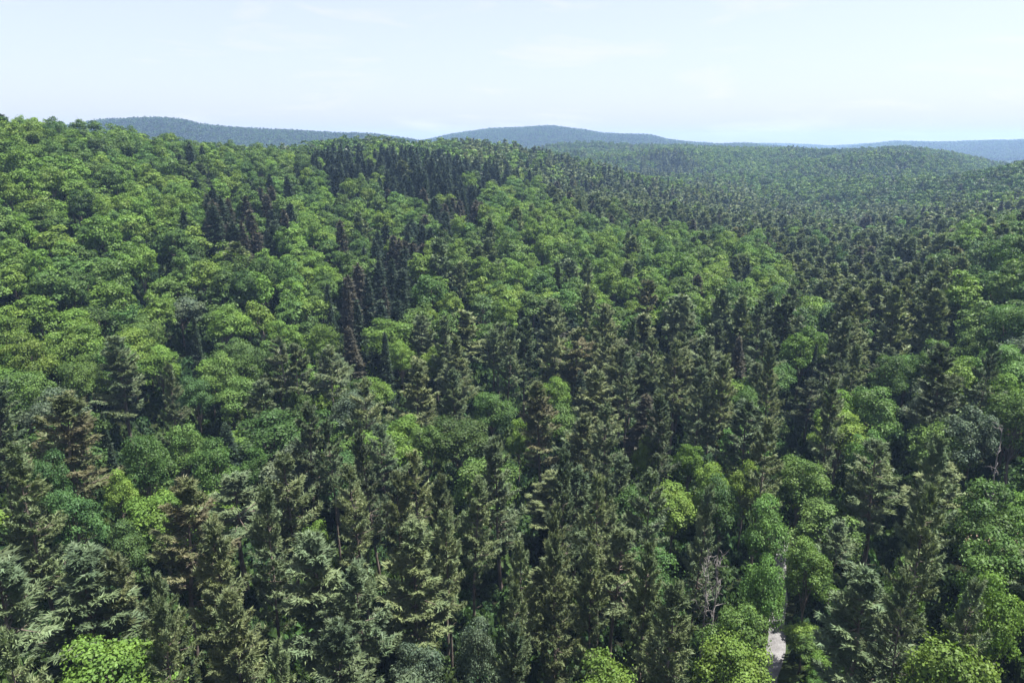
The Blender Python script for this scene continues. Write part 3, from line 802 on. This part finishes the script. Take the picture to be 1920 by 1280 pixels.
def pick_col(ki, u, p, px, py, d, far_patch):
    warm = (px < 1500) & (py < 640)                  # the sunny slope carries the yellower maples
    if ki == 0:
        t = u + 0.22 * p + (0.10 if warm else -0.08)
        if d > 330: t += 0.55 * far_patch
        return 'lime' if t > 0.62 else 'mid' if t > 0.26 else 'deep' if t > 0.06 else 'blue' if u4_ < 0.75 else 'grey'
    if ki == 1:
        t = u + 0.2 * p
        return 'olive' if t > 0.55 else 'grey' if t > 0.18 else 'dark' if t > -0.09 else 'brown'
    return 'brown' if (u + 0.35 * p > 0.62 and py > 330) else 'dark'
NAMES = ['broadleaf', 'pine', 'spruce']
uu = rng.random(len(fx)); vv = rng.integers(0, 1000, len(fx))
# silhouettes must not hide the open spots or the crowns of the surveyed trees
clear_pts = []
for (px, py, rad) in CLEAR:
    clear_pts.append((px, py, rad, at(px, py)[3] + 2))
for t in trees:
    a, b, _ = project(t['x'], t['y'], t['z'] + t['H'] * (0.80 if t['kind'] != 'broadleaf' else 0.78))
    clear_pts.append((float(a), float(b), 5 + 0.32 * t['R'] * FPX / float(_), math.hypot(t['x'], t['y'])))
tz = fz + fH
cxp, cyp, dep = project(fx, fy, fz + np.where(kind_i == 0, 0.68, 0.64) * fH)
rxp = FPX * fR * np.where(kind_i == 0, 1.0, 0.72) / dep
ryp = FPX * fH * np.where(kind_i == 0, 0.30, 0.34) * 0.9 / dep
bad = (kind_i == 1) & (fd < 150) & (fd > 38) & (rng.random(len(fx)) < 0.30)
fR = np.where((kind_i == 1) & (fd < 150), fR * 1.14, fR)
for (hx_, hy_), t in zip(hx, trees):
    if t['kind'] == 'pine' and math.hypot(hx_, hy_) < 120: bad |= (fx - hx_) ** 2 + (fy - hy_) ** 2 < 4.9 ** 2
sx_, sy_ = math.sin(R(SUN_AZ)), math.cos(R(SUN_AZ))
for rpx, rpy in ((1443, 1285), (1449, 1262), (1452, 1240), (1455, 1218), (1458, 1200)):      # nothing shades the open stretch of road
    rc = at(rpx, rpy)
    along = (fx - rc[0]) * sx_ + (fy - rc[1]) * sy_
    off = np.abs((fx - rc[0]) * sy_ - (fy - rc[1]) * sx_)
    bad |= (along > -1) & (along < fH / math.tan(R(SUN_EL)) + fR) & (off < fR + 0.6)
for (px, py, rad, dd_) in clear_pts:
    bad |= (fd < dd_ - 0.5) & (fd < 420) & (((cxp - px) / (rxp + rad)) ** 2 + ((cyp - py) / (ryp + rad)) ** 2 < 1)
order = np.nonzero(~bad)[0]
for i in order:
    u4_ = u4[i]
    kd = NAMES[kind_i[i]]
    col = pick_col(kind_i[i], uu[i], patchy[i], jx[i], jy[i], fd[i], stand[i])
    add_tree(kd, col, fx[i], fy[i], fz[i], fH[i], fR[i], int(vv[i]) % NVAR[kd] if kd != 'pine' else int(vv[i]) % 7)

# the far ridges
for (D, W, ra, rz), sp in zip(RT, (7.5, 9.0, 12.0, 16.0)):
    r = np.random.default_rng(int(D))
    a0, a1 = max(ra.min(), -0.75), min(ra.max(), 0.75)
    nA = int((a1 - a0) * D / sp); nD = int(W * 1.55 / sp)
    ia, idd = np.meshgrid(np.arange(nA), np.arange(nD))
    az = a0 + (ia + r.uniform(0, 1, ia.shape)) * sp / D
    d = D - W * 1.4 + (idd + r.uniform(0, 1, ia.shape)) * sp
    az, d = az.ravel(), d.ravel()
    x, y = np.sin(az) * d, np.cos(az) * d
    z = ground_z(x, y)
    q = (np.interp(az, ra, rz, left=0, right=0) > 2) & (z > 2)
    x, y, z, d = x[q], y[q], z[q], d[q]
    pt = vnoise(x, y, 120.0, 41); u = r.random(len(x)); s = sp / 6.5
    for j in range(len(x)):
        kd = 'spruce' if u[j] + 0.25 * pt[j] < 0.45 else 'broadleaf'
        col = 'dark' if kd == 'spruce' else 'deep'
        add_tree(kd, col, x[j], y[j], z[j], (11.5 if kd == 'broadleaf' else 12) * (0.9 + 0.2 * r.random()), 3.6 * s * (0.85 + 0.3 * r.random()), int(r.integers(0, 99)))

X = np.array([t['x'] for t in trees]); Y = np.array([t['y'] for t in trees]); Z = np.array([t['z'] for t in trees])
TH = np.array([t['H'] for t in trees]); TR = np.array([t['R'] for t in trees]); KI = np.array([NAMES.index(t['kind']) for t in trees])
TD = np.hypot(X, Y)

# ---- how large each tree shows: front-to-back silhouettes on a coarse grid
GWID, GHEI = 640, 427
sc_ = GWID / 1920.0
px, py, dep = project(X, Y, Z + np.where(KI == 0, 0.66, 0.62) * TH)
rx = FPX * TR * np.where(KI == 0, 1.0, 0.75) / dep * sc_
ry = FPX * TH * np.where(KI == 0, 0.31, 0.36) * 0.93 / dep * sc_
occ = np.zeros((GHEI, GWID), bool)
vis = np.zeros(len(trees)); 
yy, xx = np.mgrid[0:GHEI, 0:GWID]
cx_, cy_ = px * sc_, py * sc_
cand = np.nonzero((TD < 420) & (cx_ > -80) & (cx_ < GWID + 80) & (cy_ > -80) & (cy_ < GHEI + 120) & (Y > 5))[0]
for i in cand[np.argsort(TD[cand])]:
    x0, x1 = max(int(cx_[i] - rx[i]), 0), min(int(cx_[i] + rx[i]) + 2, GWID)
    y0, y1 = max(int(cy_[i] - ry[i]), 0), min(int(cy_[i] + ry[i]) + 2, GHEI)
    if x0 >= x1 or y0 >= y1: continue
    e = ((xx[y0:y1, x0:x1] - cx_[i]) / rx[i]) ** 2 + ((yy[y0:y1, x0:x1] - cy_[i]) / ry[i]) ** 2 < 1
    o = occ[y0:y1, x0:x1]
    vis[i] = (e & ~o).sum()
    o |= e
chosen = []
for ki in range(3):
    c = np.nonzero((KI == ki) & (vis > 5))[0]
    c = c[np.argsort(-vis[c])][:296]
    chosen += list(c)
for i, t in enumerate(trees):
    if t['hand'] and i not in chosen and vis[i] > 0: chosen.append(i)
chosen = sorted(set(int(c) for c in chosen))
is_ind = np.zeros(len(trees), bool); is_ind[chosen] = True
print("trees", len(trees), "individual", len(chosen), [int((KI[chosen] == k).sum()) for k in range(3)])

# ------------------------------------------------------------------ labels that single each tree out
CW = {('broadleaf', 'lime'): "lime green", ('broadleaf', 'mid'): "mid-green", ('broadleaf', 'deep'): "deep green", ('broadleaf', 'blue'): "blue-green", ('broadleaf', 'grey'): "grey-green",
      ('pine', 'olive'): "olive", ('pine', 'grey'): "grey-green", ('pine', 'dark'): "dark green", ('pine', 'brown'): "brown-tinged", ('spruce', 'dark'): "blackish green", ('spruce', 'brown'): "dusky brown"}
NOUN = {'broadleaf': "broadleaf tree", 'pine': "pine", 'spruce': "spruce"}
ORD = ["nearest", "second", "third", "fourth", "fifth", "sixth", "seventh", "eighth", "ninth", "tenth", "eleventh", "twelfth", "thirteenth", "fourteenth", "fifteenth", "sixteenth", "seventeenth", "eighteenth", "nineteenth", "twentieth", "twenty-first", "twenty-second", "twenty-third", "twenty-fourth", "twenty-fifth", "twenty-sixth", "twenty-seventh", "twenty-eighth", "twenty-ninth", "thirtieth"]
tpx, tpy, _ = project(X, Y, Z + TH * 0.8)
LMS = [(tpx[i], tpy[i], t['phrase']) for i, t in enumerate(trees[:len(T_)]) if t['phrase']]
LMS += [(1455, 1240, "the gravel road"), (1856, 1020, "the bare sandy opening"), (1340, 1060, "the bare dead tree"), (1557, 405, "the tiny far meadow"),
        (300, 217, "the dark blue hill"), (1040, 234, "the pale blue hill"), (620, 300, "the lower end of the spruce band"), (760, 290, "the middle of the spruce band"), (860, 320, "the upper end of the spruce band"), (745, 440, "the dusky conifer clump on the slope"), (680, 560, "the dark hollow of conifers mid slope"), (1180, 300, "the far wooded shoulder"),
        (450, 390, "the brown conifer clump high on the slope"), (1890, 430, "the bright knob at the right edge"), (1400, 445, "the end of the sunny broadleaf ridge"),
        (40, 225, "the skyline crest at the left edge"), (60, 420, "the bright crowns at the left edge"), (250, 480, "the sunniest crowns of the slope")]
la = np.array([(a, b) for a, b, _ in LMS])
buckets = {}
for i in chosen:
    t = trees[i]
    if t['label']: continue
    dx, dy = tpx[i] - la[:, 0], (tpy[i] - la[:, 1]) * 1.4
    ok = np.hypot(dx, dy)
    k = int(np.argmin(ok))
    d_ = ("right of", "left of")[dx[k] < 0] if abs(dx[k]) > abs(dy[k]) else ("in front of", "behind")[dy[k] < 0]
    size = ""
    nH, nR = NOMINAL[t['kind']]
    asp = (t['R'] / t['H']) / (nR / nH)
    size = "slender " if asp < 0.86 else "broad " if asp > 1.22 else ""
    if len(LMS[k][2].split()) > 7: size = ""
    buckets.setdefault((t['kind'], t['col'], size, k, d_), []).append((float(ok[k]), i))
for (kd, col, size, k, d_), lst in buckets.items():
    lst.sort()
    for r_, (_, i) in enumerate(lst):
        base = f"{size}{CW[(kd, col)]} {NOUN[kd]}"
        trees[i]['label'] = f"{base} {d_} {LMS[k][2]}" if len(lst) == 1 else f"{ORD[min(r_, 29)]} {base} {d_} {LMS[k][2]}"

# ------------------------------------------------------------------ the countable trees, one by one
meshes = {}
def part_meshes(kind, v, lod, col, pale=False):
    key = (kind, v, lod)
    if key not in meshes:
        tb, cb = build_kind(kind, v, lod)
        meshes[key] = (tb, cb, {})
    tb, cb, d = meshes[key]
    if ('t', pale) not in d: d[('t', pale)] = tb.mesh("trunk", [BARK_PALE if pale else BARK])
    if ('c', col) not in d:
        base = next((m for kk, m in d.items() if kk[0] == 'c'), None)
        if base is None: d[('c', col)] = cb.mesh("crown", [LEAF[kind][col]])
        else:
            m = base.copy(); m.materials.clear(); m.materials.append(LEAF[kind][col]); d[('c', col)] = m
    return d[('t', pale)], d[('c', col)]

OBJ = {'broadleaf': ("broadleaf_tree", "broadleaf tree", "broadleaf trees of the mixed forest"), 'pine': ("pine_tree", "pine tree", "pines of the mixed forest"), 'spruce': ("spruce_tree", "spruce tree", "dark spruces of the mixed forest")}
for i in chosen:
    t = trees[i]
    lod = 0 if TD[i] < 140 else 1
    kd = t['kind']
    nm, cat, grp = OBJ[kd]
    o = link(bpy.data.objects.new(nm, None))
    o.empty_display_size = 0.5
    nH, nR = NOMINAL[kd]
    o.location = (t['x'], t['y'], t['z']); o.rotation_euler = (random.gauss(0, 0.025), random.gauss(0, 0.025), t['rz'] if t['v'] != 7 or kd != 'pine' else 0.15)
    sq = random.uniform(0.87, 1.15) if kd == 'broadleaf' else random.uniform(0.94, 1.06)
    o.scale = (t['R'] / nR * sq, t['R'] / nR / sq, t['H'] / nH)
    o["label"], o["category"], o["group"] = t['label'], cat, grp
    tm, cm = part_meshes(kd, t['v'] % NVAR[kd], lod, t['col'], pale=(kd == 'pine' and t['v'] == 7))
    for pn, me in (("trunk", tm), ("crown", cm)):
        c = link(bpy.data.objects.new(pn, me)); c.parent = o

# ------------------------------------------------------------------ the bare dead tree and the snag
def dead_tree(px, py, H, label, name, twin, nb, seed, grp=None):
    r = np.random.default_rng(seed)
    x, y, z, d = at(px, py, H)
    o = link(bpy.data.objects.new(name, None)); o.location = (x, y, z)
    o["label"], o["category"] = label, "dead tree"
    for s in ([-0.35, 0.45] if twin else [0.0]):
        b = Buf()
        zt = np.linspace(-0.5, H * (1 if s <= 0 else 0.9), 9)
        tp = np.concatenate([np.cumsum(r.normal(0, 0.07, (9, 2)), 0) + [s, 0] + np.outer(zt, [s * 0.04, 0]), zt[:, None]], 1)
        tube(b, tp, 0.17 * (1 - 0.9 * (zt + .5) / H).clip(0.08), 7)
        tr = link(bpy.data.objects.new("trunk", b.mesh("trunk", [DEADWOOD]))); tr.parent = o
        for k in range(nb):
            zz = H * (0.38 + 0.58 * (k + r.random()) / nb)
            if zz > zt[-1]: zz = zt[-1] * 0.97
            p = np.array([np.interp(zz, zt, tp[:, 0]), np.interp(zz, zt, tp[:, 1]), zz])
            az = k * 2.4 + r.uniform(-.4, .4); L = (1.15 - 0.8 * zz / H) * r.uniform(1.1, 1.9)
            dr = np.array([math.cos(az), math.sin(az), r.uniform(1.2, 2.4)]); dr /= np.linalg.norm(dr)
            bb = Buf()
            pts = [p]
            for q in range(4): pts.append(pts[-1] + dr * L / 4 + r.normal(0, 0.07, 3) + np.array([0, 0, 0.06 * q]))
            tube(bb, pts, [0.06, 0.045, 0.034, 0.024, 0.01], 4)
            for q in range(6):
                st = pts[1 + q % 4]; dv = unit(dr + r.normal(0, 0.7, 3)); l = r.uniform(0.5, 1.2)
                tube(bb, [st, st + dv * l * .5 + r.normal(0, .05, 3), st + dv * l], [0.028, 0.02, 0.008], 3)
            br = link(bpy.data.objects.new("branch", bb.mesh("branch", [DEADWOOD]))); br.parent = tr
dead_tree(1340, 1028, 15.0, "bare dead tree with pale grey branches before dark conifers", "dead_tree", True, 9, 5)
dead_tree(1887, 806, 15.0, "thin bare snag with a few short stubs near the right edge", "dead_tree", False, 5, 9)

# ------------------------------------------------------------------ the uncountable rest: three forests and the undergrowth
def scatter(name, label, cat, protos, pos, idx, rz, scl):
    col = bpy.data.collections.new(name + "_kinds")
    for k, me in enumerate(protos):
        col.objects.link(bpy.data.objects.new(f"{name}_kind.{k:03d}", me))
    me = bpy.data.meshes.new(name)
    me.vertices.add(len(pos)); me.vertices.foreach_set("co", np.asarray(pos, np.float32).ravel())
    a = me.attributes.new("idx", 'INT', 'POINT'); a.data.foreach_set("value", np.asarray(idx, np.int32))
    a = me.attributes.new("turn", 'FLOAT_VECTOR', 'POINT'); a.data.foreach_set("vector", np.stack([np.random.default_rng(3).normal(0, 0.025, len(rz)), np.random.default_rng(4).normal(0, 0.025, len(rz)), rz], 1).astype(np.float32).ravel())
    a = me.attributes.new("size", 'FLOAT_VECTOR', 'POINT'); a.data.foreach_set("vector", np.asarray(scl, np.float32).ravel())
    me.update()
    o = link(bpy.data.objects.new(name, me)); o["kind"] = "stuff"; o["label"] = label; o["category"] = cat
    g = bpy.data.node_groups.new(name, 'GeometryNodeTree')
    g.interface.new_socket("Geometry", in_out='INPUT', socket_type='NodeSocketGeometry')
    g.interface.new_socket("Geometry", in_out='OUTPUT', socket_type='NodeSocketGeometry')
    N, L = g.nodes, g.links
    gi, go = N.new("NodeGroupInput"), N.new("NodeGroupOutput")
    ci = N.new("GeometryNodeCollectionInfo"); ci.inputs["Collection"].default_value = col
    ci.inputs["Separate Children"].default_value = True; ci.inputs["Reset Children"].default_value = True
    ip = N.new("GeometryNodeInstanceOnPoints"); ip.inputs["Pick Instance"].default_value = True
    def attr(nm, ty):
        n_ = N.new("GeometryNodeInputNamedAttribute"); n_.data_type = ty; n_.inputs["Name"].default_value = nm
        return n_.outputs[0]
    L.new(gi.outputs[0], ip.inputs["Points"]); L.new(ci.outputs[0], ip.inputs["Instance"])
    L.new(attr("idx", 'INT'), ip.inputs["Instance Index"])
    L.new(attr("turn", 'FLOAT_VECTOR'), ip.inputs["Rotation"])
    L.new(attr("size", 'FLOAT_VECTOR'), ip.inputs["Scale"])
    L.new(ip.outputs[0], go.inputs[0])
    md = o.modifiers.new("scatter", 'NODES'); md.node_group = g
    return o

def joined(kind, v, lod, col):
    tb, cb = build_kind(kind, v, lod)
    b = Buf()
    b.v = tb.v + cb.v; b.t = tb.t + cb.t
    b.f = [(f, 0) for f, _ in tb.f] + [(f + tb.n, 1) for f, _ in cb.f]
    return b.mesh("forest_tree", [BARK, LEAF[kind][col]])

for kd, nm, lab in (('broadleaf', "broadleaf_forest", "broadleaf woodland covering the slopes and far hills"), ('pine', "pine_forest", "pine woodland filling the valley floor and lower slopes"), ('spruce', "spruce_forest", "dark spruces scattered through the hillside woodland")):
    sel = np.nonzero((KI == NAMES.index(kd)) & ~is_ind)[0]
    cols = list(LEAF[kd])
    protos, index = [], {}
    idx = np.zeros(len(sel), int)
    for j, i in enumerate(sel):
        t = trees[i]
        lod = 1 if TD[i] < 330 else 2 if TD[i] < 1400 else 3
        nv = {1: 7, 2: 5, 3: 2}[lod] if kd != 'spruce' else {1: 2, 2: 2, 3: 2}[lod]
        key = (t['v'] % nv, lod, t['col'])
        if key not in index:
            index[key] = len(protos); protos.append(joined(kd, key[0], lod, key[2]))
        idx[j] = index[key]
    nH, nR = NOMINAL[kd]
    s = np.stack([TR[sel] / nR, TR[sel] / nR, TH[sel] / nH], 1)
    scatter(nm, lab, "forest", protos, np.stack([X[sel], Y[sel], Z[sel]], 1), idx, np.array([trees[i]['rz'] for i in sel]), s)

def bush(r):
    b = Buf()
    m = 210
    dv = unit(r.normal(size=(m, 3)) + np.array([0, 0, 0.7])); dv[:, 2] = np.abs(dv[:, 2])
    c = dv * r.uniform(0.5, 1.05, (m, 1)) * np.array([1.0, 1.0, 0.9])
    leaf_quads(b, c + np.array([0, 0, 0.25]), dv + r.normal(size=(m, 3)) * 0.5, r.uniform(0.25, 0.5, m), r, r.uniform(0.75, 1.2, m), 0)
    return b
UNDER = [leaf_material("leaf_undergrowth", (0.034, 0.066, 0.020), 0.25, 0.25), leaf_material("leaf_fern", (0.044, 0.076, 0.022), 0.25, 0.25), leaf_material("leaf_dark_shrub", (0.024, 0.048, 0.018), 0.2, 0.25)]
bp_ = []
for v in range(3):
    for c in UNDER:
        bp_.append(bush(np.random.default_rng(60 + v)).mesh("bush", [c]))
ux, uy = jgrid(0.85, 22, 280, 2.0, 0.48, 77)
kk = rng.random(len(ux)) < 0.92
for a, b in zip(rp[:-1], rp[1:]):
    for s in np.linspace(0, 1, 12):
        c = a + (b - a) * s
        kk &= ((ux - c[0]) ** 2 + (uy - c[1]) ** 2 > 2.1 ** 2)
for (x, y, r_) in PATCHES: kk &= ((ux - x) ** 2 + (uy - y) ** 2 > (r_ * 1.2) ** 2)
ux, uy = ux[kk], uy[kk]
us = rng.uniform(0.6, 1.5, len(ux)) + 0.9 * (rng.random(len(ux)) < 0.12)
scatter("undergrowth", "low leafy bushes growing on the forest floor", "undergrowth", bp_, np.stack([ux, uy, ground_z(ux, uy) - 0.1], 1), rng.integers(0, 9, len(ux)), rng.uniform(0, 6.28, len(ux)), np.stack([us, us, us * rng.uniform(0.8, 2.2, len(ux))], 1))

# ------------------------------------------------------------------ summer haze
lo, hi = float(gv[:, 2].min()) - 1.0, float(max((Z + TH * 1.1).max(), CAM_Z)) + 8.0
S = 4600.0
hb = Buf()
hb.add([[x, y, z] for z in (lo, hi) for y in (-S, S) for x in (-S, S)],
       [[0, 2, 3, 1], [4, 5, 7, 6], [0, 1, 5, 4], [2, 6, 7, 3], [0, 4, 6, 2], [1, 3, 7, 5]], np.ones(8), 0)
hm, N, L, out = nt("haze_air")
pv = N.new("ShaderNodeVolumePrincipled")
pv.inputs["Color"].default_value = (0.40, 0.62, 1.0, 1)
pv.inputs["Density"].default_value = 0.00017
pv.inputs["Anisotropy"].default_value = 0.1
L.new(pv.outputs[0], out.inputs["Volume"])
ho = link(bpy.data.objects.new("haze", hb.mesh("haze", [hm])))
ho["kind"] = "stuff"; ho["label"] = "thin bluish summer haze over the valley"; ho["category"] = "haze"
